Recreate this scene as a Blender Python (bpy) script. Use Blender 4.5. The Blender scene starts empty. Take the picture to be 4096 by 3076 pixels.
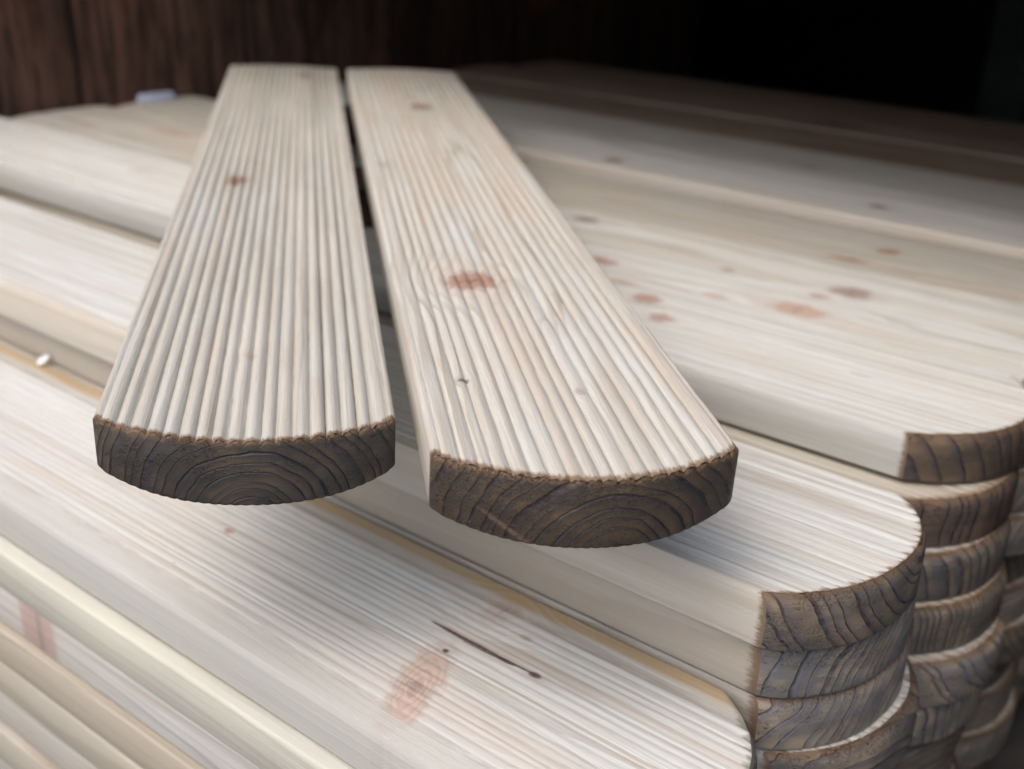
import bpy, math, random
import numpy as np
from mathutils import Matrix, Vector

SC = bpy.context.scene
COL = SC.collection

# ------------------------------------------------------------------ camera
cam_d = bpy.data.cameras.new("camera")
cam = bpy.data.objects.new("camera", cam_d)
COL.objects.link(cam)
SC.camera = cam
cam_d.sensor_width = 36.0
cam_d.lens = 39.06
cam_d.clip_start = 0.01
cam_d.clip_end = 60.0
# columns: camera right, up, backwards, in world axes (X runs along the piled boards, Y across the piles)
cam.matrix_world = Matrix(((0.7894, -0.2700, 0.5514, 0.0),
                           (0.6133, 0.3068, -0.7278, 0.0),
                           (0.0274, 0.9127, 0.4078, 0.5),
                           (0, 0, 0, 1)))
cam_d.dof.use_dof = True
cam_d.dof.focus_distance = 0.335
cam_d.dof.aperture_fstop = 9.0
cam_d.dof.aperture_blades = 7

# ------------------------------------------------------------------ light
SUN_EL, SUN_AZ = math.radians(60), math.radians(192)   # azimuth clockwise from +Y
world = bpy.data.worlds.new("World")
SC.world = world
world.use_nodes = True
wn, wl = world.node_tree.nodes, world.node_tree.links
wn.clear()
sky = wn.new("ShaderNodeTexSky")
sky.sky_type = 'NISHITA'
sky.sun_disc = False
sky.sun_elevation = SUN_EL
sky.sun_rotation = SUN_AZ
sky.air_density = 1.0
sky.dust_density = 6.0
sky.ozone_density = 0.6
bgn = wn.new("ShaderNodeBackground")
bgn.inputs[1].default_value = 0.14
wo = wn.new("ShaderNodeOutputWorld")
wl.new(sky.outputs[0], bgn.inputs[0])
wl.new(bgn.outputs[0], wo.inputs[0])

sd = bpy.data.lights.new("sun", 'SUN')
sd.energy = 0.85
sd.angle = math.radians(70)
sd.color = (1.0, 0.99, 0.97)
sun = bpy.data.objects.new("sun", sd)
COL.objects.link(sun)
sdir = Vector((math.sin(SUN_AZ) * math.cos(SUN_EL), math.cos(SUN_AZ) * math.cos(SUN_EL), math.sin(SUN_EL)))
sun.rotation_euler = sdir.to_track_quat('Z', 'Y').to_euler()
sun.location = (0, 0, 3)

SC.view_settings.view_transform = 'Standard'
SC.view_settings.look = 'None'
SC.view_settings.exposure = 0.47
SC.view_settings.gamma = 1.0
SC.view_settings.use_curve_mapping = False

rnd = random.Random(7)

# ------------------------------------------------------------------ node helpers
class NT:
    def __init__(s, name):
        s.m = bpy.data.materials.new(name)
        s.m.use_nodes = True
        s.t = s.m.node_tree
        s.t.nodes.clear()
        s.out = s.t.nodes.new("ShaderNodeOutputMaterial")
        s.b = s.t.nodes.new("ShaderNodeBsdfPrincipled")
        s.t.links.new(s.b.outputs[0], s.out.inputs[0])
    def put(s, sock, v):
        if isinstance(v, bpy.types.NodeSocket):
            s.t.links.new(v, sock)
        elif v is not None:
            if hasattr(sock.default_value, '__len__') and not hasattr(v, '__len__'):
                v = (v, v, v)
            if hasattr(v, '__len__') and len(sock.default_value) == 4 and len(v) == 3:
                v = (*v, 1.0)
            sock.default_value = v
    def math(s, op, a, b=None, c=None, clamp=False):
        n = s.t.nodes.new("ShaderNodeMath"); n.operation = op; n.use_clamp = clamp
        s.put(n.inputs[0], a)
        if b is not None: s.put(n.inputs[1], b)
        if c is not None: s.put(n.inputs[2], c)
        return n.outputs[0]
    def vec(s, x, y, z):
        n = s.t.nodes.new("ShaderNodeCombineXYZ")
        for i, v in enumerate((x, y, z)): s.put(n.inputs[i], v)
        return n.outputs[0]
    def noise(s, v, scale=1.0, detail=2.0, rough=0.5, dist=0.0, col=False):
        n = s.t.nodes.new("ShaderNodeTexNoise")
        s.put(n.inputs['Vector'], v)
        n.inputs['Scale'].default_value = scale
        n.inputs['Detail'].default_value = detail
        n.inputs['Roughness'].default_value = rough
        n.inputs['Distortion'].default_value = dist
        return n.outputs['Color' if col else 'Fac']
    def mapr(s, v, a, b, c=0.0, d=1.0, smooth=True):
        n = s.t.nodes.new("ShaderNodeMapRange")
        n.interpolation_type = 'SMOOTHSTEP' if smooth else 'LINEAR'
        n.clamp = True
        s.put(n.inputs[0], v)
        for i, q in zip((1, 2, 3, 4), (a, b, c, d)): s.put(n.inputs[i], q)
        return n.outputs[0]
    def mix(s, f, a, b, mode='MIX'):
        n = s.t.nodes.new("ShaderNodeMix"); n.data_type = 'RGBA'; n.blend_type = mode
        s.put(n.inputs[0], f); s.put(n.inputs[6], a); s.put(n.inputs[7], b)
        return n.outputs[2]
    def attr(s, name):
        n = s.t.nodes.new("ShaderNodeAttribute"); n.attribute_name = name
        return n.outputs['Fac']
    def bump(s, h, strength, dist, normal=None):
        n = s.t.nodes.new("ShaderNodeBump")
        n.inputs['Strength'].default_value = strength
        n.inputs['Distance'].default_value = dist
        s.put(n.inputs['Height'], h)
        if normal is not None: s.put(n.inputs['Normal'], normal)
        return n.outputs[0]

def lerp3(a, b, t): return tuple(a[i] + (b[i] - a[i]) * t for i in range(3))

def wood_core(T, P):
    """ring field of one board in millimetres, shared by its faces and its end grain"""
    tc = T.t.nodes.new("ShaderNodeTexCoord")
    sp = T.t.nodes.new("ShaderNodeSeparateXYZ")
    T.t.links.new(tc.outputs['Object'], sp.inputs[0])
    x = T.math('MULTIPLY', sp.outputs[0], 1000.0)
    y = T.math('MULTIPLY', sp.outputs[1], 1000.0)
    z = T.math('MULTIPLY', sp.outputs[2], 1000.0)
    sd_ = P['seed']
    yw = y
    for k in P['knots']:
        kx, ky, ax, ay = k[0], k[1], k[2], k[3]
        dx = T.math('DIVIDE', T.math('SUBTRACT', x, kx), ax * 2.2)
        dy = T.math('DIVIDE', T.math('SUBTRACT', y, ky), ay * 1.5)
        r2 = T.math('ADD', T.math('MULTIPLY', dx, dx), T.math('MULTIPLY', dy, dy))
        e = T.math('EXPONENT', T.math('MULTIPLY', r2, -1.0))
        push = T.math('MULTIPLY', T.math('MULTIPLY', dy, e), -ay * 1.9)
        yw = T.math('ADD', yw, push)
    lo = T.noise(T.vec(T.math('MULTIPLY', x, 0.0045), T.math('MULTIPLY', yw, 0.02), T.math('ADD', T.math('MULTIPLY', z, 0.02), sd_ * 3.1)), 1.0, 1.0)
    mid = T.noise(T.vec(T.math('MULTIPLY', x, 0.012), T.math('MULTIPLY', yw, 0.11), T.math('ADD', T.math('MULTIPLY', z, 0.11), sd_ * 7.7)), 1.0, 2.0)
    dy = T.math('SUBTRACT', yw, P['pith'][0])
    dz = T.math('SUBTRACT', z, P['pith'][1])
    r = T.math('SQRT', T.math('ADD', T.math('MULTIPLY', dy, dy), T.math('MULTIPLY', dz, dz)))
    r = T.math('ADD', r, T.math('MULTIPLY', T.math('SUBTRACT', lo, 0.5), P.get('warp', 16.0)))
    r = T.math('ADD', r, T.math('MULTIPLY', T.math('SUBTRACT', mid, 0.5), P.get('wavy', 2.2)))
    vs_ = T.noise(T.vec(T.math('MULTIPLY', r, 0.13), sd_, 0.0), 1.0, 1.0)
    q = T.math('ADD', T.math('DIVIDE', r, P['ring']), T.math('MULTIPLY', T.math('SUBTRACT', vs_, 0.5), 2.2))
    ph = T.math('FRACT', q)
    idx = T.math('FLOOR', q)
    return x, y, z, yw, r, ph, idx

def face_material(name, P):
    T = NT(name)
    x, y, z, yw, r, ph, idx = wood_core(T, P)
    sd_ = P['seed']
    late = T.math('MULTIPLY', T.mapr(ph, 0.5, 0.9), T.mapr(ph, 0.94, 1.0, 1.0, 0.0))
    wn_ = T.t.nodes.new("ShaderNodeTexWhiteNoise"); wn_.noise_dimensions = '1D'
    T.put(wn_.inputs['W'], T.math('ADD', idx, sd_))
    late = T.math('MULTIPLY', late, T.mapr(wn_.outputs[0], 0, 1, 0.35, 1.0, False))
    early_c, late_c = P['early'], P['late']
    col = T.mix(T.math('MULTIPLY', late, P.get('contrast', 0.95)), early_c, late_c)
    # streaks along the fibre
    s1 = T.noise(T.vec(T.math('MULTIPLY', x, 0.012), T.math('MULTIPLY', yw, 0.55), T.math('MULTIPLY', z, 0.55)), 1.0, 3.0, 0.6)
    col = T.mix(T.mapr(s1, 0.4, 0.75, 0.0, 0.42), col, P.get('streak', (0.44, 0.365, 0.295)))
    s1b = T.noise(T.vec(T.math('ADD', T.math('MULTIPLY', x, 0.03), sd_), T.math('MULTIPLY', yw, 1.9), T.math('MULTIPLY', z, 1.9)), 1.0, 3.0, 0.65)
    col = T.mix(T.mapr(s1b, 0.35, 0.7, 0.0, 0.34), col, (0.28, 0.24, 0.205))
    s4 = T.noise(T.vec(T.math('MULTIPLY', x, 0.007), T.math('MULTIPLY', yw, 0.22), T.math('MULTIPLY_ADD', z, 0.42, sd_)), 1.0, 2.0, 0.5)
    col = T.mix(T.mapr(s4, 0.5, 0.68, 0.0, 0.38), col, P.get('streak', (0.44, 0.365, 0.295)))
    s2 = T.noise(T.vec(T.math('ADD', T.math('MULTIPLY', x, 0.006), sd_ * 2.3), T.math('MULTIPLY', y, 0.045), sd_), 1.0, 2.0, 0.55)
    col = T.mix(T.mapr(s2, 0.42, 0.72, 0.0, 0.55), col, P.get('patch', (0.50, 0.36, 0.27)))
    s3 = T.noise(T.vec(T.math('ADD', T.math('MULTIPLY', x, 0.009), sd_ * 5.3), T.math('MULTIPLY', y, 0.06), sd_ + 9.0), 1.0, 2.0, 0.55)
    col = T.mix(T.mapr(s3, 0.5, 0.75, 0.0, 0.45), col, P.get('patch2', (0.50, 0.50, 0.47)))
    # knots: [x, y, ax, ay, strength, colour]
    kd = T.noise(T.vec(T.math('MULTIPLY', x, 0.12), T.math('MULTIPLY', y, 0.25), sd_), 1.0, 3.0, 0.6)
    for k in P['knots']:
        kx, ky, ax, ay = k[:4]
        st = k[4] if len(k) > 4 else 0.8
        kc = k[5] if len(k) > 5 else (0.30, 0.13, 0.08)
        dx = T.math('DIVIDE', T.math('SUBTRACT', x, kx), ax)
        dy = T.math('DIVIDE', T.math('SUBTRACT', y, ky), ay)
        if len(k) > 6:   # turned ellipse
            ca, sa = math.cos(k[6]), math.sin(k[6])
            ux = T.math('SUBTRACT', x, kx); uy = T.math('SUBTRACT', y, ky)
            dx = T.math('DIVIDE', T.math('ADD', T.math('MULTIPLY', ux, ca), T.math('MULTIPLY', uy, sa)), ax)
            dy = T.math('DIVIDE', T.math('SUBTRACT', T.math('MULTIPLY', uy, ca), T.math('MULTIPLY', ux, sa)), ay)
        d = T.math('SQRT', T.math('ADD', T.math('MULTIPLY', dx, dx), T.math('MULTIPLY', dy, dy)))
        d0 = T.math('ADD', d, T.math('MULTIPLY', T.math('SUBTRACT', kd, 0.5), 0.35))
        d = T.math('ADD', d, T.math('MULTIPLY', T.math('SUBTRACT', kd, 0.5), P.get('kn', 1.7)))
        tx = T.math('DIVIDE', T.math('SUBTRACT', x, kx), ax * 2.8); ty = T.math('DIVIDE', T.math('SUBTRACT', y, ky), ay * 1.15)
        td = T.math('SQRT', T.math('ADD', T.math('MULTIPLY', tx, tx), T.math('MULTIPLY', ty, ty)))
        td = T.math('ADD', td, T.math('MULTIPLY', T.math('SUBTRACT', s1, 0.5), 1.6))
        col = T.mix(T.mapr(td, 0.3, 1.1, 0.5 * st, 0.0), col, lerp3(early_c, kc, 0.45))
        halo = T.mapr(d, 1.0, 1.9, 0.35 * st, 0.0)
        col = T.mix(halo, col, lerp3(early_c, kc, 0.35))
        body = T.mapr(d, 0.55, 1.15, st, 0.0)
        rg = T.math('FRACT', T.math('MULTIPLY', d0, 4.6))
        kcol = T.mix(T.mapr(rg, 0.4, 0.9, 0.0, 0.45), kc, tuple(c * 0.55 for c in kc))
        kcol = T.mix(T.math('MULTIPLY', T.mapr(d, 0.62, 0.86), T.mapr(kd, 0.35, 0.6, 0.15, 0.75)), kcol, tuple(c * 0.42 for c in kc))
        crack = T.math('MULTIPLY', T.mapr(T.math('ABSOLUTE', T.math('ADD', dx, T.math('MULTIPLY', T.math('SUBTRACT', kd, 0.5), 0.5))), 0.0, 0.09, 0.6, 0.0), T.mapr(d0, 0.2, 0.8, 1.0, 0.0))
        kcol = T.mix(crack, kcol, tuple(c * 0.2 for c in kc))
        core = T.mapr(d0, 0.0, 0.28, 0.6, 0.0)
        kcol = T.mix(core, kcol, tuple(c * 0.35 for c in kc))
        col = T.mix(body, col, kcol)
    # long dark resin pockets: [x0, y0, x1, y1, half width, colour]
    for q in P.get('streaks', ()):
        x0, y0, x1, y1, hw = q[:5]
        L_ = math.hypot(x1 - x0, y1 - y0)
        ux, uy = (x1 - x0) / L_, (y1 - y0) / L_
        rx = T.math('SUBTRACT', x, x0); ry = T.math('SUBTRACT', y, y0)
        u = T.math('DIVIDE', T.math('ADD', T.math('MULTIPLY', rx, ux), T.math('MULTIPLY', ry, uy)), L_)
        v = T.math('ABSOLUTE', T.math('SUBTRACT', T.math('MULTIPLY', ry, ux), T.math('MULTIPLY', rx, uy)))
        wid = T.math('MULTIPLY', T.math('SQRT', T.math('MULTIPLY', T.math('MULTIPLY', u, T.math('SUBTRACT', 1.0, u)), 4.0, clamp=True)), hw)
        wid = T.math('ADD', wid, T.math('MULTIPLY', T.math('SUBTRACT', kd, 0.5), hw * 0.8))
        inside = T.math('MULTIPLY', T.mapr(T.math('SUBTRACT', wid, v), -0.1, 0.35), T.math('MULTIPLY', T.math('GREATER_THAN', u, 0.0), T.math('LESS_THAN', u, 1.0)))
        gr = T.noise(T.vec(x, y, z), 2.2, 2.0, 0.7)
        col = T.mix(T.math('MULTIPLY', inside, T.mapr(gr, 0.3, 0.6, 0.6, 1.0)), col, q[5] if len(q) > 5 else (0.07, 0.03, 0.025))
    # coloured strips running along the board: [y centre, half width, colour, strength]
    for yc, hw, c_, st in P.get('strips', ()):
        dd = T.math('ABSOLUTE', T.math('SUBTRACT', T.math('ADD', y, T.math('MULTIPLY', T.math('SUBTRACT', s2, 0.5), hw * 1.2)), yc))
        fm = T.mapr(dd, hw * 0.45, hw, st, 0.0)
        col = T.mix(T.math('MULTIPLY', fm, T.mapr(s1, 0.2, 0.6, 0.55, 1.0)), col, c_)
    # dirt settled in the grooves
    gr = T.attr('groove')
    gn = T.noise(T.vec(T.math('MULTIPLY', x, 0.1), T.math('MULTIPLY', y, 0.4), sd_), 1.0, 3.0, 0.6)
    gm = T.math('MULTIPLY', T.mapr(gr, 0.35, 1.0), T.mapr(gn, 0.3, 0.65, 0.3, 1.0))
    col = T.mix(T.math('MULTIPLY', gm, P.get('dirt', 0.5)), col, (0.20, 0.155, 0.12))
    # stain creeping in from the sawn end
    ed = T.math('MULTIPLY', T.attr('edge'), 1000.0)
    en = T.noise(T.vec(T.math('MULTIPLY', x, 0.25), T.math('MULTIPLY', y, 0.9), z), 1.0, 3.0, 0.65)
    edn = T.math('ADD', ed, T.math('MULTIPLY', T.math('SUBTRACT', en, 0.5), P.get('rim', 1.6) * 2.2))
    edn = T.math('SUBTRACT', edn, T.math('MULTIPLY', gr, P.get('teeth', 1.8)))
    col = T.mix(T.mapr(edn, P.get('rim', 1.6) * 0.35, P.get('rim', 1.6) * 1.5, 0.9, 0.0), col, P.get('rimc', (0.17, 0.105, 0.06)))
    # specks of dust and bark
    vo = T.t.nodes.new("ShaderNodeTexVoronoi"); vo.feature = 'F1'
    T.put(vo.inputs['Vector'], T.vec(T.math('MULTIPLY', x, 0.085), T.math('MULTIPLY', y, 0.11), T.math('ADD', T.math('MULTIPLY', z, 0.1), sd_)))
    vo.inputs['Scale'].default_value = 1.0
    vs = T.t.nodes.new("ShaderNodeSeparateColor"); T.t.links.new(vo.outputs['Color'], vs.inputs[0])
    speck = T.math('MULTIPLY', T.math('LESS_THAN', vo.outputs['Distance'], T.math('MULTIPLY', vs.outputs[1], 0.035)), T.math('GREATER_THAN', vs.outputs[0], 0.55))
    col = T.mix(T.math('MULTIPLY', speck, 0.85), col, (0.06, 0.045, 0.04))
    T.put(T.b.inputs['Base Color'], col)
    T.put(T.b.inputs['Roughness'], T.mapr(s1b, 0.3, 0.7, P.get('rough', 0.6), P.get('rough', 0.6) + 0.2))
    T.b.inputs['Specular IOR Level'].default_value = 0.28
    fib = T.noise(T.vec(T.math('MULTIPLY', x, 0.35), T.math('MULTIPLY', y, 3.2), T.math('MULTIPLY', z, 3.2)), 1.0, 3.0, 0.7)
    fuzz = T.noise(T.vec(T.math('MULTIPLY', x, 1.1), T.math('MULTIPLY', y, 1.6), z), 1.0, 3.0, 0.75)
    hh = T.math('ADD', T.math('MULTIPLY', fib, 0.5), T.math('MULTIPLY', fuzz, 0.5))
    hh = T.math('ADD', hh, T.math('MULTIPLY', late, 0.35))
    T.put(T.b.inputs['Normal'], T.bump(hh, P.get('fuzz', 0.6), 0.0005))
    return T.m

def end_material(name, P):
    T = NT(name)
    x, y, z, yw, r, ph, idx = wood_core(T, P)
    sd_ = P['seed']
    e1, e2 = P['end'], P['endlate']
    late = T.math('MULTIPLY', T.mapr(ph, 0.80, 0.93), T.mapr(ph, 0.96, 1.0, 1.0, 0.0))
    lv = T.noise(T.vec(T.math('MULTIPLY', y, 0.16), T.math('MULTIPLY', z, 0.2), sd_ + 2), 1.0, 2.0)
    late = T.math('MULTIPLY', late, T.mapr(lv, 0.32, 0.6, 0.35, 1.0))
    blue = T.mapr(ph, 0.2, 0.85)
    base = T.noise(T.vec(T.math('ADD', T.math('MULTIPLY', y, 0.05), sd_), T.math('MULTIPLY', z, 0.09), sd_ * 2), 1.0, 3.0, 0.6)
    col = T.mix(T.mapr(base, 0.35, 0.65), tuple(c * 0.8 for c in e1), tuple(a * b for a, b in zip(e1, (1.7, 1.45, 1.2))))
    col = T.mix(T.math('MULTIPLY', blue, 0.7), col, tuple(a * b for a, b in zip(e1, (0.62, 0.68, 0.95))))
    col = T.mix(T.math('MULTIPLY', late, 0.85), col, e2)
    # torn, crumbly grain between the rings
    cr = T.noise(T.vec(T.math('MULTIPLY', y, 0.9), T.math('MULTIPLY', z, 1.1), sd_), 1.0, 4.0, 0.75)
    crm = T.noise(T.vec(T.math('MULTIPLY', y, 0.07), T.math('MULTIPLY', z, 0.12), sd_ + 4), 1.0, 2.0)
    crm = T.mapr(T.math('ADD', crm, P.get('crumb', 0.0)), 0.40, 0.58)
    band = T.mapr(ph, 0.0, 0.25, 1.0, 0.0)
    crk = T.math('MULTIPLY', T.math('MULTIPLY', crm, T.mapr(cr, 0.5, 0.64)), T.mapr(band, 0, 1, 0.45, 1.0))
    col = T.mix(T.math('MULTIPLY', crk, 0.8), col, tuple(c * 2.3 for c in e1))
    pit = T.math('MULTIPLY', crm, T.mapr(cr, 0.42, 0.33))
    col = T.mix(T.math('MULTIPLY', pit, 0.75), col, (0.012, 0.008, 0.006))
    # rim of warmer stain near the top arris
    rim = T.math('ADD', T.math('SUBTRACT', P['t'] * 1000.0, z), T.math('MULTIPLY', T.math('SUBTRACT', cr, 0.5), 3.0))
    col = T.mix(T.mapr(rim, 0.4, 3.2, 0.75, 0.0), col, P.get('rimc', (0.17, 0.105, 0.06)))
    for (yc, hw, tilt, c_) in P.get('bars', ()):
        dd = T.math('ABSOLUTE', T.math('SUBTRACT', T.math('ADD', y, T.math('MULTIPLY', z, tilt)), yc))
        dd = T.math('ADD', dd, T.math('MULTIPLY', T.math('SUBTRACT', cr, 0.5), 1.5))
        col = T.mix(T.math('MULTIPLY', T.mapr(dd, hw * 0.2, hw, 0.65, 0.0), T.mapr(z, 7, 11, 1.0, 0.0)), col, c_)
    T.put(T.b.inputs['Base Color'], col)
    T.put(T.b.inputs['Roughness'], T.mapr(cr, 0.3, 0.7, 0.34, 0.6))
    T.b.inputs['Specular IOR Level'].default_value = 0.35
    saw = T.noise(T.vec(T.math('MULTIPLY', y, 0.25), T.math('MULTIPLY', z, 3.0), sd_), 1.0, 2.0)
    fine = T.noise(T.vec(x, T.math('MULTIPLY', y, 2.5), T.math('MULTIPLY', z, 2.5)), 1.0, 3.0, 0.7)
    h = T.math('ADD', T.math('MULTIPLY', late, -0.9), T.math('MULTIPLY', T.math('SUBTRACT', crk, pit), 1.1))
    h = T.math('ADD', h, T.math('ADD', T.math('MULTIPLY', saw, 0.15), T.math('MULTIPLY', fine, 0.3)))
    T.put(T.b.inputs['Normal'], T.bump(h, 1.0, 0.0009))
    return T.m

# ------------------------------------------------------------------ board mesh
def vnoise(seed):
    g = np.random.RandomState(seed).rand(64, 64)
    def f(u, v):
        u = np.asarray(u, float) % 64; v = np.asarray(v, float) % 64
        i = np.floor(u).astype(int); j = np.floor(v).astype(int)
        a = u - i; b = v - j
        a = a * a * (3 - 2 * a); b = b * b * (3 - 2 * b)
        i1 = (i + 1) % 64; j1 = (j + 1) % 64
        return (g[i, j] * (1 - a) + g[i1, j] * a) * (1 - b) + (g[i, j1] * (1 - a) + g[i1, j1] * a) * b - 0.5
    return f

def board_mesh(name, L, w, t, ridges=18, depth=0.0006, shoulder=0.004, sag=0.02, skew=0.006, power=2.2,
               belly=0.001, bellypow=6, arris=0.0008, ns=6, rows=18, seed=1, wob=0.0003, fray=0.0, topbev=0.0, sharp=0.6,
               bottomridge=0.0, fsag=0.010, jit=0.9, end_bevel=0.0006):
    N = ridges * ns + 1 + 6
    y = np.concatenate([[0, .0004, shoulder * .6], np.linspace(shoulder, w - shoulder, ridges * ns + 1), [w - shoulder * .6, w - .0004, w]])
    N = len(y)
    u = (y - w / 2) / (w / 2)
    xe = sag * (1 - np.abs(u) ** power) + skew * (u + 1)
    nz = vnoise(seed)
    xe = xe - 0.0016 * np.clip((np.abs(u) - 0.94) / 0.06, 0, 1) ** 2
    K = 7
    kz = np.array([0, .035, .06, .5, .94, .965, 1.0])
    ka = np.array([1, .25, 0, 0, 0, .25, 1.0])          # how much of the arris is taken off
    if topbev: kz = np.array([0, .035, .06, .62, .80, .92, 1.0])
    kt = np.array([0, 0, 0, 0, .12, .45, 1.0])
    # stations along the length (distance from the near end)
    near = [0, .0004 + topbev, .0010 + topbev, .0018 + topbev, .003 + topbev, .005 + topbev, .008 + topbev, .013 + topbev, .02 + topbev]
    far = [L - .012, L - .005, L - .002, L]
    body = list(np.linspace(.03, L - .02, max(2, rows)))
    s = np.array(near + body + far)
    R = len(s)
    V = []; G = []; E = []
    pitch = (w - 2 * shoulder) / ridges
    rr = (y - shoulder) / pitch
    rr = rr + jit * (np.array([nz(q * 0.9 + 2, 31.0) for q in rr]) * np.clip(np.minimum(rr, ridges - rr), 0, 1))
    inside = (y >= shoulder - 1e-9) & (y <= w - shoulder + 1e-9)
    tri = np.where(inside, np.abs(np.sin(np.pi * rr)) ** sharp, 0.55)
    fade = np.clip(np.minimum(y, w - y) / 0.006, 0.25, 1)
    rid = np.clip(np.floor(rr), 0, ridges - 1)
    rdep = depth * (0.75 + 0.5 * (nz(rid * 1.7 + 3, 5.5) + 0.5))
    def top_z(xx):
        zz = t - (1 - tri) * rdep * fade
        zz = zz + nz(xx * 130 + 11, rid * 2.3 + 1) * wob + nz(xx * 900 + 5, y * 900) * wob * 0.5
        return zz
    zb = belly * np.abs(u) ** bellypow
    if bottomridge: zb = zb + bottomridge * (1 - np.abs(np.sin(np.pi * rr * 1.5)) ** 0.7)
    span = L
    def xpos(sv, j):
        # blends from the arc of the near end to the mirrored arc of the far end
        tt = sv / span
        xfar = -(L) - fsag * (1 - np.abs(u) ** power) + fsag
        return xe * (1 - tt) + (xfar + L) * tt - sv
    side_y = lambda a: w / 2 + (y - w / 2) * (1 - arris * a / (w / 2))
    verts = []; groove = []; edge = []
    idx = {}
    def add(p, g, e):
        verts.append(p); groove.append(g); edge.append(e); return len(verts) - 1
    # shell rings: for each station, the loop top(0..N-1), right side down, bottom back, left side up
    faces = []; mats = []
    top_i = np.zeros((R, N), int); bot_i = np.zeros((R, N), int)
    sl = np.zeros((R, K), int); sr = np.zeros((R, K), int)
    for ri, sv in enumerate(s):
        xx = xpos(sv, ri)
        cap = ri == 0 or ri == R - 1
        sg = 1 if ri == 0 else -1
        tz = top_z(xx)
        if fray and ri < 5:
            tz = tz - np.maximum(0, nz(y * 1400, 7.3 + ri)) * fray * (1 - ri / 5)
        xc = xx - (sg * end_bevel if cap else 0)
        xct = xc - (sg * topbev if cap else 0)
        if cap and fray: xct = xct - np.abs(nz(y * 1100, 20.1)) * fray * sg
        yy = side_y(1.0)
        for i in range(N):
            top_i[ri, i] = add((xct[i], yy[i], tz[i]), 1 - tri[i], sv)
            bot_i[ri, i] = add((xc[i], yy[i], zb[i]), 0.0, sv)
        for k in range(K):
            if k == 0: sl[ri, k] = bot_i[ri, 0]; sr[ri, k] = bot_i[ri, N - 1]
            elif k == K - 1: sl[ri, k] = top_i[ri, 0]; sr[ri, k] = top_i[ri, N - 1]
            else:
                yk = side_y(ka[k])
                for arr, i in ((sl, 0), (sr, N - 1)):
                    zz = zb[i] + (tz[i] - zb[i]) * kz[k]
                    arr[ri, k] = add((xx[i] - (sg * (end_bevel * ka[k] + topbev * kt[k]) if cap else 0), yk[i], zz), 0.0, sv)
    for ri in range(R - 1):
        for i in range(N - 1):
            faces.append((top_i[ri, i], top_i[ri + 1, i], top_i[ri + 1, i + 1], top_i[ri, i + 1])); mats.append(0)
            faces.append((bot_i[ri, i], bot_i[ri, i + 1], bot_i[ri + 1, i + 1], bot_i[ri + 1, i])); mats.append(0)
        for k in range(K - 1):
            faces.append((sl[ri, k], sl[ri + 1, k], sl[ri + 1, k + 1], sl[ri, k + 1])); mats.append(0)
            faces.append((sr[ri, k], sr[ri, k + 1], sr[ri + 1, k + 1], sr[ri + 1, k])); mats.append(0)
    for ri, flip in ((0, False), (R - 1, True)):
        cap = np.zeros((K, N), int)
        cap[0] = bot_i[ri]; cap[K - 1] = top_i[ri]
        xx = xpos(s[ri], ri); sg = 1 if ri == 0 else -1
        tz = np.array([verts[q][2] for q in top_i[ri]])
        for k in range(1, K - 1):
            yk = side_y(ka[k])
            for i in range(N):
                if i == 0: cap[k, i] = sl[ri, k]
                elif i == N - 1: cap[k, i] = sr[ri, k]
                else: cap[k, i] = add((xx[i] - sg * (end_bevel * ka[k] + topbev * kt[k]), yk[i], zb[i] + (tz[i] - zb[i]) * kz[k]), 0.0, s[ri])
        for k in range(K - 1):
            for i in range(N - 1):
                q = (cap[k, i], cap[k, i + 1], cap[k + 1, i + 1], cap[k + 1, i])
                faces.append(q[::-1] if flip else q); mats.append(1)
    edge = np.minimum(np.array(edge), L - np.array(edge))
    me = bpy.data.meshes.new(name)
    me.from_pydata([tuple(map(float, v)) for v in verts], [], [tuple(map(int, f_)) for f_ in faces])
    me.polygons.foreach_set('material_index', mats)
    me.polygons.foreach_set('use_smooth', [True] * len(faces))
    a = me.attributes.new('groove', 'FLOAT', 'POINT'); a.data.foreach_set('value', np.array(groove, dtype=np.float32))
    a = me.attributes.new('edge', 'FLOAT', 'POINT'); a.data.foreach_set('value', edge.astype(np.float32))
    me.update()
    # crisp corners between faces and the sawn end
    co = np.array(verts)
    return me

def finish(ob, label, cat, group=None, kind=None):
    if label: ob['label'] = label
    if cat: ob['category'] = cat
    if group: ob['group'] = group
    if kind: ob['kind'] = kind
    return ob

def link_mesh(name, me, mats):
    o = bpy.data.objects.new(name, me)
    COL.objects.link(o)
    for m in mats: me.materials.append(m)
    return o

def mark_sharp(me, deg=50):
    me.set_sharp_from_angle(angle=math.radians(deg))

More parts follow.
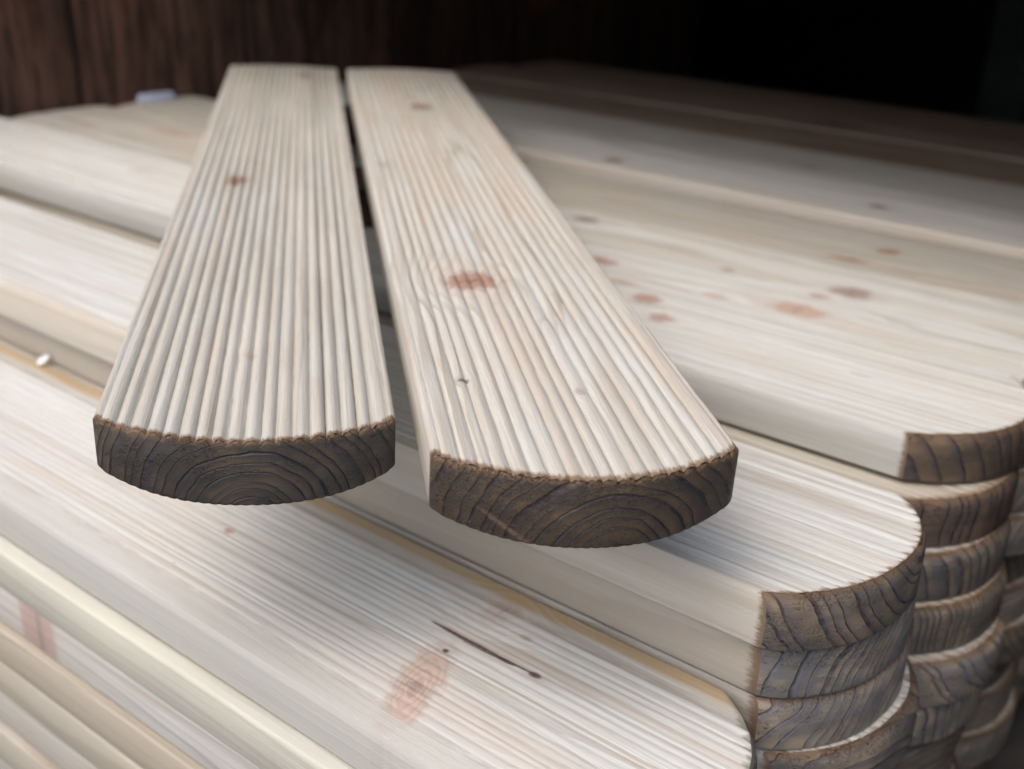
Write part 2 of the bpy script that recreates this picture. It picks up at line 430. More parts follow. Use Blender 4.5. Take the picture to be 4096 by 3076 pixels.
# ------------------------------------------------------------------ tones
PALE = dict(early=(0.66, 0.595, 0.51), late=(0.47, 0.37, 0.29))
TONES = {
    'pale': dict(early=(0.665, 0.665, 0.625), late=(0.45, 0.415, 0.36), patch=(0.60, 0.54, 0.465), patch2=(0.54, 0.55, 0.52)),
    'pink': dict(early=(0.64, 0.635, 0.60), late=(0.43, 0.39, 0.345), patch=(0.57, 0.51, 0.445), patch2=(0.55, 0.545, 0.54)),
    'green': dict(early=(0.55, 0.55, 0.47), late=(0.42, 0.41, 0.34), patch=(0.58, 0.54, 0.40), patch2=(0.48, 0.50, 0.46)),
    'tan': dict(early=(0.49, 0.445, 0.37), late=(0.30, 0.25, 0.19), patch=(0.42, 0.35, 0.265), patch2=(0.40, 0.38, 0.32)),
    'beige': dict(early=(0.53, 0.505, 0.45), late=(0.35, 0.31, 0.26), patch=(0.45, 0.37, 0.29), patch2=(0.42, 0.42, 0.40)),
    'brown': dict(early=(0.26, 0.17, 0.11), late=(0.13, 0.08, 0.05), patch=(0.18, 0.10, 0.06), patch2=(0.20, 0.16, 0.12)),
}
for _t in TONES:   # cooler colour balance over all wood tones
    TONES[_t] = {k_: (c_[0] * 0.95, c_[1] * 1.0, c_[2] * 1.05) for k_, c_ in TONES[_t].items()}
END_DARK = dict(end=(0.070, 0.062, 0.054), endlate=(0.018, 0.016, 0.020))
END_MID = dict(end=(0.165, 0.155, 0.138), endlate=(0.045, 0.040, 0.044))
END_GREY = dict(end=(0.27, 0.255, 0.23), endlate=(0.085, 0.080, 0.080))

G_FOUR = 'boards of the fourth pile'
def make_board(label, tone='pale', ends=END_MID, pith=(45, -30), ring=4.5, knots=(), group=None, mats=None, **kw):
    P = dict(TONES[tone]); P.update(ends)
    P['seed'] = kw.pop('tex', rnd.uniform(0, 50)); P['pith'] = pith; P['ring'] = ring; P['knots'] = list(knots)
    if group == G_FOUR: P['knots'] = [(q[0], q[1], q[2] * 1.25, q[3] * 1.1, q[4] * 0.9, tuple(c * m_ for c, m_ in zip(q[5], (1.1, 1.35, 1.5)))) for q in P['knots']]
    for k in ('kn', 'rough', 'crumb', 'teeth', 'wavy', 'strips', 'streaks', 'rim', 'rimc', 'contrast', 'dirt', 'fuzz', 'warp', 'streak', 'bars', 'patch', 'patch2', 'early', 'late'):
        if k in kw: P[k] = kw.pop(k)
    P['t'] = kw.get('t', 0.022)
    me = board_mesh('fence_board', kw.pop('L', 0.84), kw.pop('w', 0.09), kw.pop('t', 0.022), **kw)
    if mats is None:
        mats = (face_material('wood_face', P), end_material('wood_end_grain', P))
    o = link_mesh('fence_board', me, mats)
    mark_sharp(me, 48)
    finish(o, label, 'board', group)
    return o

def place(o, x, y, ztop, yaw=0.0, t=0.022, roll=0.0):
    """near corner of the board's top face at x, y"""
    o.location = (x, y, ztop - t)
    o.rotation_euler = (math.radians(roll), 0, math.radians(yaw))

# ------------------------------------------------------------------ setting: ground, plank wall, unseen roof and walls added for shade, dark back of the shed
def box_mesh(name, x0, x1, y0, y1, z0, z1, bev=0.0):
    import bmesh
    bm = bmesh.new()
    bmesh.ops.create_cube(bm, size=1.0)
    for v in bm.verts:
        v.co = ((x0 + x1) / 2 + v.co.x * (x1 - x0), (y0 + y1) / 2 + v.co.y * (y1 - y0), (z0 + z1) / 2 + v.co.z * (z1 - z0))
    if bev:
        bmesh.ops.bevel(bm, geom=list(bm.edges), offset=bev, segments=2, affect='EDGES')
    me = bpy.data.meshes.new(name); bm.to_mesh(me); bm.free()
    return me

def plank_material(name, c1, c2, seed, vertical=True):
    T = NT(name)
    tc = T.t.nodes.new("ShaderNodeTexCoord")
    sp = T.t.nodes.new("ShaderNodeSeparateXYZ"); T.t.links.new(tc.outputs['Object'], sp.inputs[0])
    sc = (28, 28, 2.2) if vertical else (2.2, 28, 28)
    v = T.vec(*[T.math('MULTIPLY_ADD', sp.outputs[i], sc[i], seed + i) for i in range(3)])
    a = T.noise(v, 1.0, 4.0, 0.65, 0.6)
    v2 = T.vec(*[T.math('MULTIPLY_ADD', sp.outputs[i], sc[i] * 5, seed) for i in range(3)])
    b = T.noise(v2, 1.0, 3.0, 0.7)
    col = T.mix(T.mapr(a, 0.3, 0.7), c1, c2)
    col = T.mix(T.mapr(b, 0.42, 0.62, 0, 0.8), col, tuple(c * 0.35 for c in c1))
    c = T.noise(tc.outputs['Object'], 9.0, 3.0)
    col = T.mix(T.mapr(c, 0.55, 0.7, 0, 0.5), col, (c2[0] * 1.6, c2[1] * 1.1, c2[2] * 0.8))
    T.put(T.b.inputs['Base Color'], col)
    T.b.inputs['Roughness'].default_value = 0.8
    T.b.inputs['Specular IOR Level'].default_value = 0.2
    T.put(T.b.inputs['Normal'], T.bump(T.math('ADD', a, b), 0.6, 0.002))
    return T.m

def plain_material(name, c, rough=0.85, nscale=30.0, amt=0.35):
    T = NT(name)
    tc = T.t.nodes.new("ShaderNodeTexCoord")
    n = T.noise(tc.outputs['Object'], nscale, 5.0, 0.6)
    T.put(T.b.inputs['Base Color'], T.mix(T.mapr(n, 0.3, 0.7), tuple(x * (1 - amt) for x in c), tuple(x * (1 + amt) for x in c)))
    T.b.inputs['Roughness'].default_value = rough
    T.put(T.b.inputs['Normal'], T.bump(n, 0.4, 0.003))
    return T.m

g = link_mesh('ground', box_mesh('ground', -30, 30, -30, 30, -0.05, 0.0), [plain_material('concrete', (0.09, 0.088, 0.085), 0.9, 12.0)])
finish(g, None, None, None, 'structure')

ROOF_Z = 0.66
roof = link_mesh('shade_roof', box_mesh('shade_roof', -1.4, 3.0, 0.51, 2.6, ROOF_Z, ROOF_Z + 0.02), [plank_material('roof_boarding', (0.03, 0.022, 0.018), (0.05, 0.038, 0.03), 3.0, False)])  # unseen roof, placed low so the rear boards fall into shade
finish(roof, None, None, None, 'structure')

# vertical plank wall at the far ends of the boards
WA = Vector((-0.974, 0.515, 0)); wd = Vector((0.103, 0.518, 0)).normalized()
wall = bpy.data.objects.new('plank_wall', None); COL.objects.link(wall)
wall.location = WA; wall.rotation_euler = (0, 0, math.atan2(wd.y, wd.x))
finish(wall, 'dark brown vertical plank wall behind the far ends of the boards', 'wall')
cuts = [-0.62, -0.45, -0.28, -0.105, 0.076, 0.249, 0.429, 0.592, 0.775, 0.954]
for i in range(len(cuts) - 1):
    k = (0.62 + 0.45 * rnd.random()) * (1.0 if i < 5 else 0.65 if i < 6 else 0.4)  # later planks darkened in colour, imitating the shade deeper under the roof
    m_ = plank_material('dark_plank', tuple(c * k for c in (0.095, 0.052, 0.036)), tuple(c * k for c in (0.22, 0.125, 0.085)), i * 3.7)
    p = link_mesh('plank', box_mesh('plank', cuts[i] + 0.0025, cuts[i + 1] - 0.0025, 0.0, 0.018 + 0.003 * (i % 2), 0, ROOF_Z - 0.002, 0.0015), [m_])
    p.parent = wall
# near-black colour stands in for the darkness past the planks
m_black = plain_material('dark_void_black', (0.010, 0.011, 0.011), 0.9, 10.0)
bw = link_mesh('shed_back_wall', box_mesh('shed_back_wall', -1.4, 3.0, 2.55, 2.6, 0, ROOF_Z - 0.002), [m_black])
finish(bw, 'near-black wall standing in for the dark behind the boards', 'wall')
sw = link_mesh('side_shade_wall', box_mesh('side_shade_wall', 0.06, 0.09, 0.33, 2.545, 0, ROOF_Z - 0.002), [m_black])  # unseen wall added to keep daylight off the lower right board ends
finish(sw, 'unseen wall added as shade on the right of the piled boards', 'wall')
rw = link_mesh('return_light_block', box_mesh('return_light_block', -1.398, -0.812, 1.47, 1.50, 0, ROOF_Z - 0.002), [m_black])  # hidden wall added to stop daylight leaking in behind the planks
finish(rw, 'unseen black wall added to block light behind the plank wall', 'wall')
lw = link_mesh('left_light_block', box_mesh('left_light_block', -1.43, -1.40, 1.47, 2.6, 0, ROOF_Z - 0.002), [m_black])  # unseen, added to keep daylight from entering the dark back on the left
finish(lw, 'unseen black wall added to block light at the far left of the dark shed', 'wall')
post = link_mesh('shed_post', box_mesh('shed_post', -0.55, -0.47, 2.02, 2.10, 0, ROOF_Z - 0.002, 0.004), [plain_material('green_post', (0.03, 0.045, 0.042), 0.7, 20.0)])
finish(post, 'faint dark green post in the black background', 'post')

# bearers under the piles
m_bearer = plank_material('bearer_wood', (0.10, 0.075, 0.055), (0.17, 0.13, 0.10), 8.0, False)
def bearer(x, y0, y1, z0, z1, label, grp='bearers under the piles'):
    o = link_mesh('timber_bearer', box_mesh('timber_bearer', x - 0.035, x + 0.035, y0, y1, z0, z1, 0.002), [m_bearer])
    finish(o, label, 'bearer', grp); return o
BASE = 0.301 - 11 * 0.022
bearer(-0.27, 0.185, 0.676, 0, BASE - 0.0005, 'rough brown timber bearer under the front piles')
bearer(-0.78, 0.185, 0.676, 0, BASE - 0.0005, 'rough brown timber bearer under the front piles, near the wall')
bearer(-0.27, 0.680, 1.20, 0, 0.2598, 'rough brown timber bearer under the shaded rear boards')
bearer(-0.75, 0.680, 1.20, 0, 0.2598, 'rough brown timber bearer under the shaded rear boards, near the wall')

# ------------------------------------------------------------------ the two boards lying on top
A = Vector((-0.73691, 0.67597, 0.00432)); H = Vector((0.67565, 0.73673, -0.027)); Nn = Vector((0.02144, 0.01698, 0.99963))
def place_top(o, origin, t):
    loc = Vector(origin) - Nn * t
    X = -A; Y = H; Z = Nn
    o.matrix_world = Matrix(((X.x, Y.x, Z.x, loc.x), (X.y, Y.y, Z.y, loc.y), (X.z, Y.z, Z.z, loc.z), (0, 0, 0, 1)))

GT = 'boards laid across the piles'
KB = (0.27, 0.15, 0.11)
b1 = make_board('ribbed pale board with dark rounded end, left of the two lying across the piles', 'pale', END_DARK,
    pith=(47, -4), ring=3.4, group=GT, L=0.70, w=0.09, t=0.022, ridges=18, depth=0.0020, shoulder=0.0015, sag=0.0145, skew=0.003, power=2.0, contrast=0.6, rough=0.42,
    belly=0.0045, bellypow=3.4, arris=0.0010, ns=9, rows=170, jit=0.15, seed=3, wob=0.00025, fray=0.0016, bottomridge=0.00035,
    knots=[(-291, 26.7, 10, 6, 0.85, KB), (-47, 44, 3, 3, 0.3, (0.42, 0.30, 0.22)), (-650, 63, 12, 8, 0.6, KB)],
    early=(0.50, 0.50, 0.455), late=(0.37, 0.355, 0.31), dirt=0.5, rim=2.0, warp=8.0, fuzz=0.8, tex=12.3, end_bevel=0.0005)
place_top(b1, (-0.27833, 0.1607, 0.35268), 0.022)
b2 = make_board('knotty pale board with dark rounded end, right of the two lying across the piles', 'pale', dict(end=(0.080, 0.063, 0.048), endlate=(0.016, 0.014, 0.020)),
    pith=(53, -5), ring=3.9, group=GT, L=0.70, w=0.09, t=0.022, ridges=18, depth=0.0011, shoulder=0.0015, sag=0.0165, skew=0.001, power=2.0,
    belly=0.0035, bellypow=3, arris=0.0012, ns=9, rows=170, jit=0.35, seed=9, wob=0.00035, fray=0.0020, rough=0.5, crumb=0.10, bottomridge=0.0003,
    knots=[(-148, 31.6, 12, 12, 0.95, (0.36, 0.215, 0.16)), (-50, 15.3, 2.0, 1.8, 0.8, (0.10, 0.08, 0.08)), (-40, 51.7, 3.0, 2.0, 0.45, (0.3, 0.24, 0.22)),
           (-525, 46.5, 13, 9, 0.85, KB), (-347, 9, 5, 3, 0.4, KB)],
    early=(0.555, 0.55, 0.505), late=(0.37, 0.34, 0.29), dirt=0.35, rim=2.4, warp=14.0, fuzz=0.7, tex=31.0, patch=(0.50, 0.435, 0.365),
    bars=[(27, 2.0, 1.5, (0.24, 0.155, 0.115))])
place_top(b2, (-0.18229, 0.20461, 0.35596), 0.022)
# battens that carry them
m_bat = plank_material('batten_wood', (0.05, 0.036, 0.027), (0.09, 0.065, 0.05), 21.0, False)
def batten(d0, d1, c0, c1, z0, label):
    me = box_mesh('batten', -d1, -d0, c0, c1, 0, 1, 0.0)
    o = link_mesh('batten', me, [m_bat])
    place_top(o, (-0.27833, 0.1607, 0.35268), 0.022)
    zb_ = 0.3295; zt = zb_
    for v in me.vertices:
        v.co.z = 0.0 if v.co.z > 0.5 else -(0.3305 - z0) + 0.002
    finish(o, label, 'batten', 'battens under the crossing boards')
    return o
batten(0.36, 0.42, 0.004, 0.20, 0.305, 'dark batten propping up the two crossing boards')
batten(0.60, 0.64, 0.004, 0.20, 0.305, 'dark batten under the far ends of the two crossing boards')

# ------------------------------------------------------------------ the piles
G1, G2, G3, G4, G5 = ('boards of the frontmost pile', 'boards of the second pile', 'boards of the third pile', 'boards of the fourth pile', 'shaded boards at the back')
YEL = (0.38, 0.275, 0.145)
D = dict(rows=10, ns=5, depth=0.00035, shoulder=0.009)
# frontmost pile, top first
X0 = -0.1195; Y0 = 0.1930; ZT = 0.257
def k(xw, yw, x0=X0, y0=Y0): return ((xw - x0) * 1000, (yw - y0) * 1000)
o = make_board('pale top board of the frontmost pile, with large pink knot and yellow far edge', 'pink', END_MID, pith=(60, -45), ring=5.0, group=G1,
    seed=21, sag=0.024, skew=0.001, power=2.6, strips=[(89.5, 9.0, YEL, 0.9), (4, 11, (0.50, 0.50, 0.475), 0.75)], contrast=0.7,
    knots=[(*k(-.2015, .2165), 25, 8.5, 0.75, (0.50, 0.355, 0.30), 1.88), (*k(-.2071, .2383), 1.3, 1.0, 0.9, (0.08, 0.03, 0.03)), (*k(-.326, .2393), 2.6, 1.8, 0.7, (0.36, 0.20, 0.15)),
           (*k(-.2064, .2693), 7, 10, 0.4, (0.50, 0.37, 0.30)), (*k(-.60, .25), 16, 8, 0.4, (0.48, 0.36, 0.29)), (*k(-.19, .262), 3, 1.6, 0.5, (0.36, 0.24, 0.18)), (*k(-.1754, .2479), 2.8, 1.8, 0.95, (0.12, 0.06, 0.05))],
    streaks=[(*k(-.2231, .2478), *k(-.183, .2472), 1.2), (*k(-.195, .2474), *k(-.175, .2482), 0.7)],
    rows=40, ns=6, depth=0.0004, shoulder=0.012, dirt=0.35, fuzz=0.45, tex=4.4, warp=10.0, rimc=(0.20, 0.20, 0.16), rim=2.6, topbev=0.002, teeth=3.5)
place(o, X0, Y0, ZT, -0.55)
p1 = [('green', 'grey-green board with cream edge, second from top in the frontmost pile', 0.188, -0.10, [(3.5, 4.5, (0.60, 0.59, 0.54), 0.6)], [], (20, -60)),
      ('pink', 'pinkish board with swirling knot on its side, third from top in the frontmost pile', 0.1905, -0.12, [], [(-275, 0, 14, 8, 0.6, (0.42, 0.26, 0.22))], (45, -12)),
      ('tan', 'tan board, fourth from top in the frontmost pile', 0.1885, -0.11, [(2, 5, (0.42, 0.37, 0.30), 0.5)], [(-330, 2, 10, 6, 0.4, (0.3, 0.2, 0.12))], (30, 30)),
      ('tan', 'olive tan board with yellowish edge, fifth from top in the frontmost pile', 0.187, -0.12, [(3, 4, (0.48, 0.455, 0.38), 0.5)], [], (60, -8)),
      ('beige', 'beige board, sixth from top in the frontmost pile', 0.189, -0.115, [], [], (10, 60)),
      ('tan', 'tan board, third from bottom in the frontmost pile', 0.187, -0.112, [], [], (30, -60)),
      ('beige', 'beige board, second from bottom in the frontmost pile', 0.189, -0.117, [], [], (60, 50)),
      ('tan', 'tan board at the bottom of the frontmost pile', 0.188, -0.113, [], [], (10, -40))]
for i, (tn, lb, yy, xx, st, kn, pi) in enumerate(p1):
    o = make_board(lb, tn, END_MID, pith=pi, ring=5.0, group=G1, seed=30 + i, strips=st, knots=kn, arris=0.0012 if i == 0 else 0.0008, contrast=0.9, warp=14, **D)
    place(o, xx, yy, ZT - 0.022 * (i + 1), 0.2 * ((i % 3) - 1))

# second pile
Z2 = 0.301
o = make_board('pale top board of the second pile with brown rounded end', 'pale', dict(end=(0.18, 0.158, 0.134), endlate=(0.05, 0.044, 0.046)), pith=(66, 34), ring=4.6, group=G2,
    seed=41, sag=0.020, skew=0.006, power=2.4, rows=40, ns=7, depth=0.00035, shoulder=0.006, dirt=0.25, tex=17.0, rim=2.4, topbev=0.002, teeth=3.0, fray=0.0006, warp=8.0,
    strips=[(0, 4, (0.58, 0.51, 0.42), 0.6)])
place(o, -0.1080, 0.2800, Z2 + 0.0007)
p2 = [('beige', END_GREY, 'grey-ended board, second from top in the second pile', 0.2850, -0.1095, -0.6, (74, -6), 4.8),
      ('beige', END_GREY, 'torn grey-ended board, third from top in the second pile', 0.2860, -0.1080, 0.0, (80, -20), 4.4),
      ('pale', END_MID, 'jutting board with scalloped brown edge, fourth from top in the second pile', 0.288, -0.101, 0.0, (30, -40), 5.0),
      ('tan', END_MID, 'brown-ended board, fifth from top in the second pile', 0.2855, -0.105, 0.0, (0, 40), 4.4),
      ('beige', END_MID, 'board sixth from top in the second pile', 0.2855, -0.107, 0.0, (20, -20), 4.4),
      ('beige', END_GREY, 'board seventh from top in the second pile', 0.2855, -0.107, 0.0, (60, -30), 4.4),
      ('beige', END_MID, 'board fourth from bottom in the second pile', 0.2855, -0.107, 0.0, (90, -20), 4.4),
      ('beige', END_GREY, 'board third from bottom in the second pile', 0.2855, -0.103, 0.0, (50, -20), 4.4),
      ('tan', END_MID, 'board second from bottom in the second pile', 0.2855, -0.107, 0.0, (10, 50), 4.4),
      ('beige', END_MID, 'bottom board of the second pile', 0.2855, -0.105, 0.0, (30, -20), 4.4)]
for i, (tn, en, lb, yy, xx, yaw, pi, rg) in enumerate(p2):
    o = make_board(lb, tn, en, pith=pi, ring=rg, group=G2, seed=50 + i, topbev=(0.001, 0.0015, 0.004, 0.002)[min(i, 3)], strips=[(0, 7, (0.45, 0.39, 0.32), 0.6)] if i == 0 else [], sag=0.020, skew=0.006, power=2.4, fray=0.0006, rim=3.6, teeth=2.5, rows=10, ns=6, depth=0.0004, shoulder=0.005)
    place(o, xx, yy, Z2 - 0.022 * (i + 1), yaw)

# third pile
Z3 = 0.304
X3, Y3 = -0.1120, 0.4148
o = make_board('pale top board of the third pile with knots and brown rounded end', 'pale', dict(end=(0.12, 0.098, 0.08), endlate=(0.03, 0.028, 0.04)), pith=(-160, -40), ring=6.5, group=G3,
    L=0.855, seed=61, sag=0.024, skew=0.008, power=2.4, rows=40, ns=7, depth=0.00035, shoulder=0.010, tex=8.0, rim=2.2, topbev=0.0015, teeth=2.5, dirt=0.25, fray=0.0005, warp=6,
    knots=[(*k(-.2781, .4813, X3, Y3), 9, 8, 0.7, (0.36, 0.19, 0.13)), (*k(-.3026, .4960, X3, Y3), 10, 6, 0.5, (0.42, 0.25, 0.18)), (*k(-.2575, .462, X3, Y3), 8, 6, 0.6, (0.33, 0.17, 0.12)),
           (*k(-.88, .49, X3, Y3), 12, 5, 0.3, (0.45, 0.25, 0.2)), (*k(-.70, .47, X3, Y3), 14, 4, 0.35, (0.45, 0.25, 0.2))],
    streaks=[(*k(-.158, .4595, X3, Y3), *k(-.147, .459, X3, Y3), 0.5)])
place(o, X3, Y3, Z3 + 0.0012)
p3 = [('tan', dict(end=(0.13, 0.10, 0.085), endlate=(0.035, 0.03, 0.045)), 'tan board with wavy dark end grain, second from top in the third pile', 0.4010, -0.1090, -1.5, (-130, 10), 5.0),
      ('beige', END_MID, 'bluish-ended board, third from top in the third pile', 0.3960, -0.1050, 0.0, (-120, -20), 5.2),
      ('tan', END_MID, 'board with fine upright end grain, fourth from top in the third pile', 0.3920, -0.1010, 0.0, (-180, 30), 3.0),
      ('beige', END_GREY, 'jutting grey board, fifth from top in the third pile', 0.3860, -0.0960, 0.0, (90, 60), 6.0),
      ('beige', END_GREY, 'dim grey board, sixth from top in the third pile', 0.3860, -0.099, 0.0, (-90, 10), 4.5),
      ('beige', END_MID, 'dim board seventh from top in the third pile', 0.3865, -0.103, 0.0, (30, -30), 4.5),
      ('beige', END_MID, 'dim board fourth from bottom in the third pile', 0.3865, -0.104, 0.0, (50, -30), 4.5),
      ('tan', END_MID, 'dim board third from bottom in the third pile', 0.3865, -0.099, 0.0, (90, -30), 4.5),
      ('beige', END_GREY, 'dim board second from bottom in the third pile', 0.3865, -0.104, 0.0, (-50, -30), 4.5),
      ('beige', END_MID, 'dim bottom board of the third pile', 0.3865, -0.102, 0.0, (50, 70), 4.5)]
for i, (tn, en, lb, yy, xx, yaw, pi, rg) in enumerate(p3):
    o = make_board(lb, tn, en, pith=pi, ring=rg, group=G3, seed=70 + i, topbev=0.003 if i else 0.002, sag=0.022, skew=0.006, power=2.4, fray=0.0006, rim=4.2, teeth=3.0, rows=10, ns=6, depth=0.00045, shoulder=0.005)
    place(o, xx, yy, 0.282 - 0.022 * i, yaw)

# fourth pile
X4, Y4 = -0.092, 0.508
o = make_board('pale knotty top board of the fourth pile', 'pale', END_MID, pith=(60, -60), ring=5.0, group=G4, w=0.100, L=0.53, seed=81, sag=0.022, skew=0.006, power=2.4,
    rows=20, ns=6, depth=0.00035, shoulder=0.008, dirt=0.2,
    knots=[(*k(-.2007, .5700, X4, Y4), 10, 9, 0.8, (0.26, 0.13, 0.10)), (*k(-.2114, .5250, X4, Y4), 13, 9, 0.8, (0.42, 0.22, 0.15)), (*k(-.2116, .5535, X4, Y4), 5, 5, 0.7, (0.36, 0.17, 0.12)),
           (*k(-.3354, .5257, X4, Y4), 11, 7, 0.8, (0.30, 0.13, 0.08)), (*k(-.2703, .5622, X4, Y4), 4, 4, 0.6, (0.25, 0.14, 0.10)), (*k(-.389, .594, X4, Y4), 8, 7, 0.8, (0.24, 0.14, 0.12)),
           (*k(-.255, .516, X4, Y4), 6, 5, 0.6, (0.42, 0.24, 0.18))])
place(o, X4, Y4, Z3, 0.8)
o = make_board('short dull beige board reaching the plank wall, beside the pale third pile', 'beige', END_GREY, pith=(40, -60), ring=5.0, group='dull boards by the plank wall', seed=84, L=0.295,
    rows=10, ns=5, depth=0.0003, fsag=0.006, power=2.4, knots=[(-140, 60, 30, 7, 0.5, (0.40, 0.22, 0.16)), (-220, 30, 16, 5, 0.4, (0.40, 0.22, 0.16))])
place(o, -0.660, 0.5120, 0.3037, 0)
o = make_board('short dull beige board reaching the plank wall, behind another like it', 'beige', END_GREY, pith=(50, -50), ring=5.0, group='dull boards by the plank wall', seed=85, L=0.285,
    rows=10, ns=5, depth=0.0003, fsag=0.006, power=2.4, knots=[(-160, 40, 24, 6, 0.4, (0.40, 0.24, 0.17))])
place(o, -0.655, 0.6070, 0.3037, 0.3)
for i in range(9):
    en = (END_MID, END_GREY, END_GREY, END_MID, END_GREY, END_MID)[i % 6]
    o = make_board(('shaded board just under the knotty top board of the fourth pile', 'shaded board third from top in the fourth pile', 'shaded board fourth from top in the fourth pile',
                    'shaded board fifth from top in the fourth pile', 'shaded board sixth from top in the fourth pile', 'shaded board seventh from top in the fourth pile',
                    'shaded board eighth from top in the fourth pile', 'shaded board third from bottom in the fourth pile', 'shaded board second from bottom in the fourth pile')[i],
                   'beige', en, L=0.855, pith=((-100, 0), (-90, 30), (110, -30), (-60, -40), (40, -20), (60, 40))[i % 6], ring=4.6, group=G4, seed=90 + i,
                   sag=0.022, skew=0.004, power=2.4, rim=2.0, rows=8, ns=5, depth=0.0004, shoulder=0.005)
    place(o, -0.103 + 0.004 * ((i * 7) % 3), 0.4920, 0.282 - 0.022 * i, 0.0)
o = make_board('shaded bottom board of the fourth pile', 'beige', END_MID, pith=(40, -40), ring=4.6, group=G4, seed=99, rows=6, ns=4)
place(o, -0.102, 0.4920, 0.282 - 0.022 * 9, 0)

# rows behind: top boards first, then the second layer they lie on
RR = [  # y0, ztop, t, tone, yaw, length, knots(world), label
 (0.6120, 0.304, 0.022, 'beige', 0.8, 0.56, [(-.2134, .660, 8, 7, .8, (0.33, 0.17, 0.09)), (-.2249, .628, 14, 4, .7, (0.30, 0.15, 0.09)), (-.50, .66, 10, 6, .5, (0.3, 0.18, 0.12))], 'beige board with orange knots, first of the shaded boards behind the fourth pile'),
 (0.7060, 0.308, 0.026, 'pale', -1.4, 0.81, [(-.4647, .7267, 9, 7, .85, (0.24, 0.11, 0.06)), (-.2547, .7412, 8, 5, .85, (0.20, 0.11, 0.08))], 'greyish board with two dark knots, second of the shaded boards behind the fourth pile'),
 (0.8020, 0.304, 0.022, 'beige', -1.4, 0.78, [(-.35, .84, 16, 6, .4, (0.3, 0.2, 0.15))], 'dim greyish board in front of the brown boards at the back'),
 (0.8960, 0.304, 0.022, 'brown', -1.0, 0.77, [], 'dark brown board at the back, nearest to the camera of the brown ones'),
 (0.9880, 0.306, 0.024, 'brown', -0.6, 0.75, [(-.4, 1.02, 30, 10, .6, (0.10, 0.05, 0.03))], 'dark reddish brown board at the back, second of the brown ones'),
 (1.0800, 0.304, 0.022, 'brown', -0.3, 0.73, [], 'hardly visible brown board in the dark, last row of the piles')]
keep = {}
for i, (yy, zt, tt, tn, yaw, ln, kn, lb) in enumerate(RR):
    xx = -0.115
    kk = [((q[0] - xx) * 1000, (q[1] - yy) * 1000, *q[2:]) for q in kn]
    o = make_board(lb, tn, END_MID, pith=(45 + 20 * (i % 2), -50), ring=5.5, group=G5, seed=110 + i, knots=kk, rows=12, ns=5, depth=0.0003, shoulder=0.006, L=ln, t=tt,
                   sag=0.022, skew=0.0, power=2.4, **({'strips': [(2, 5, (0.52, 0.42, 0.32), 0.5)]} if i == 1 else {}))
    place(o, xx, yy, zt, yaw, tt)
    keep[tn] = tuple(o.data.materials)
SL = ['dull beige board near the plank wall, nearest of those seen left of the crossing boards', 'dull beige board near the plank wall, second of those seen left of the crossing boards',
      'dull beige board near the plank wall beside the blue scrap', 'lower board under the back rows, fourth from the front', 'lower board under the back rows, fifth from the front', 'lower board under the last row']
for i in range(6):
    yy = 0.5840 + 0.0915 * i
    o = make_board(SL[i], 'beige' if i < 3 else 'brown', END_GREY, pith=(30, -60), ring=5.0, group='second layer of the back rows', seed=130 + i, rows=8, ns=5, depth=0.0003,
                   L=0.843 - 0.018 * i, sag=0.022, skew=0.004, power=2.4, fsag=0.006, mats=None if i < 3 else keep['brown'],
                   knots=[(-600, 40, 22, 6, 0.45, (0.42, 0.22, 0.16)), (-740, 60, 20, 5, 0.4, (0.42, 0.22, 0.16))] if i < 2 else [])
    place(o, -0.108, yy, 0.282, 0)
kept = None
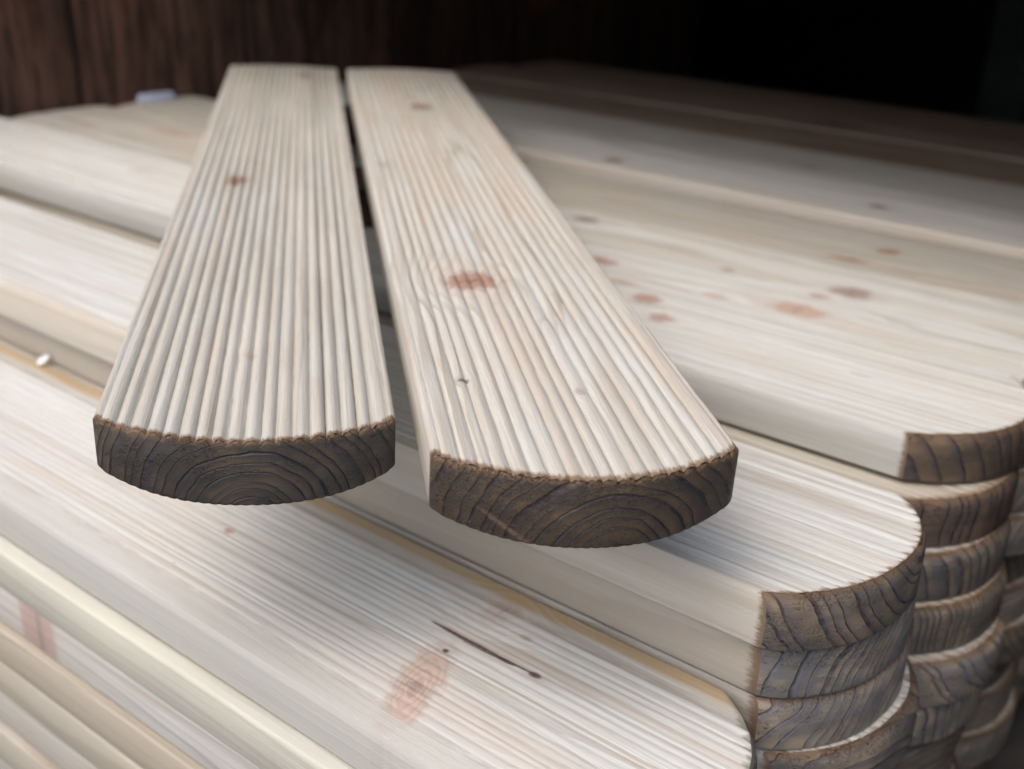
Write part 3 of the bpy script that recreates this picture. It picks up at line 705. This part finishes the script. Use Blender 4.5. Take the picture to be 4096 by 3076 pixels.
for i in range(9):
    nm = ('third', 'fourth', 'fifth', 'sixth', 'seventh', 'eighth', 'ninth', 'tenth', 'eleventh')[i]
    o = make_board('dark board barely seen at the right edge, %s layer of the fifth pile' % nm, 'beige', END_GREY, pith=(-70, 10), ring=4.6, group='boards of the fifth pile',
                   seed=150 + i, rows=4, ns=4, L=0.84, sag=0.022, skew=0.004, power=2.4, mats=kept)
    kept = tuple(o.data.materials)
    place(o, -0.106 + 0.005 * ((i * 5) % 3), 0.5840, 0.260 - 0.022 * i, 0)

# ------------------------------------------------------------------ small things
import bmesh
def blob(name, pts, th, mat):
    bm = bmesh.new()
    lo_ = [bm.verts.new((x, y, 0)) for x, y in pts]; hi = [bm.verts.new((x * 0.92, y * 0.92, th + 0.0006 * math.sin(i * 1.9))) for i, (x, y) in enumerate(pts)]
    n = len(pts)
    bm.faces.new(lo_[::-1]); bm.faces.new(hi)
    for i in range(n): bm.faces.new((lo_[i], lo_[(i + 1) % n], hi[(i + 1) % n], hi[i]))
    me = bpy.data.meshes.new(name); bm.to_mesh(me); bm.free()
    return link_mesh(name, me, [mat])
m_chip = plain_material('white_chip', (0.80, 0.81, 0.82), 0.5, 60.0, 0.1)
chip = blob('white_chip', [(-.0045, -.0016), (-.001, -.0024), (.0042, -.0014), (.0052, .0006), (.003, .0024), (-.002, .002), (-.005, .0008)], 0.0014, m_chip)
cx_ = Vector((.51, .68, .52)).normalized(); cz_ = Vector((.55, -.73, .41)); cz_ = (cz_ - cx_ * cz_.dot(cx_)).normalized(); cy_ = cz_.cross(cx_)
chip.matrix_world = Matrix(((cx_.x, cy_.x, cz_.x, -0.5345), (cx_.y, cy_.y, cz_.y, 0.2860), (cx_.z, cy_.z, cz_.z, 0.2605), (0, 0, 0, 1)))
for v in chip.data.vertices: v.co.xy *= 0.85
finish(chip, 'tiny white chip lying on the board beside the yellow edge', 'chip')
m_pap = plain_material('pale_blue_paper', (0.55, 0.60, 0.78), 0.6, 40.0, 0.12)
pap = blob('paper_scrap', [(-.018, -.006), (-.008, -.008), (.006, -.007), (.018, -.005), (.020, .003), (.011, .007), (-.006, .008), (-.017, .004)], 0.006, m_pap)
pap.location = (-0.934, 0.652, 0.3042); pap.rotation_euler = (0, 0, math.radians(80))
finish(pap, 'crumpled pale blue scrap at the foot of the plank wall', 'paper')
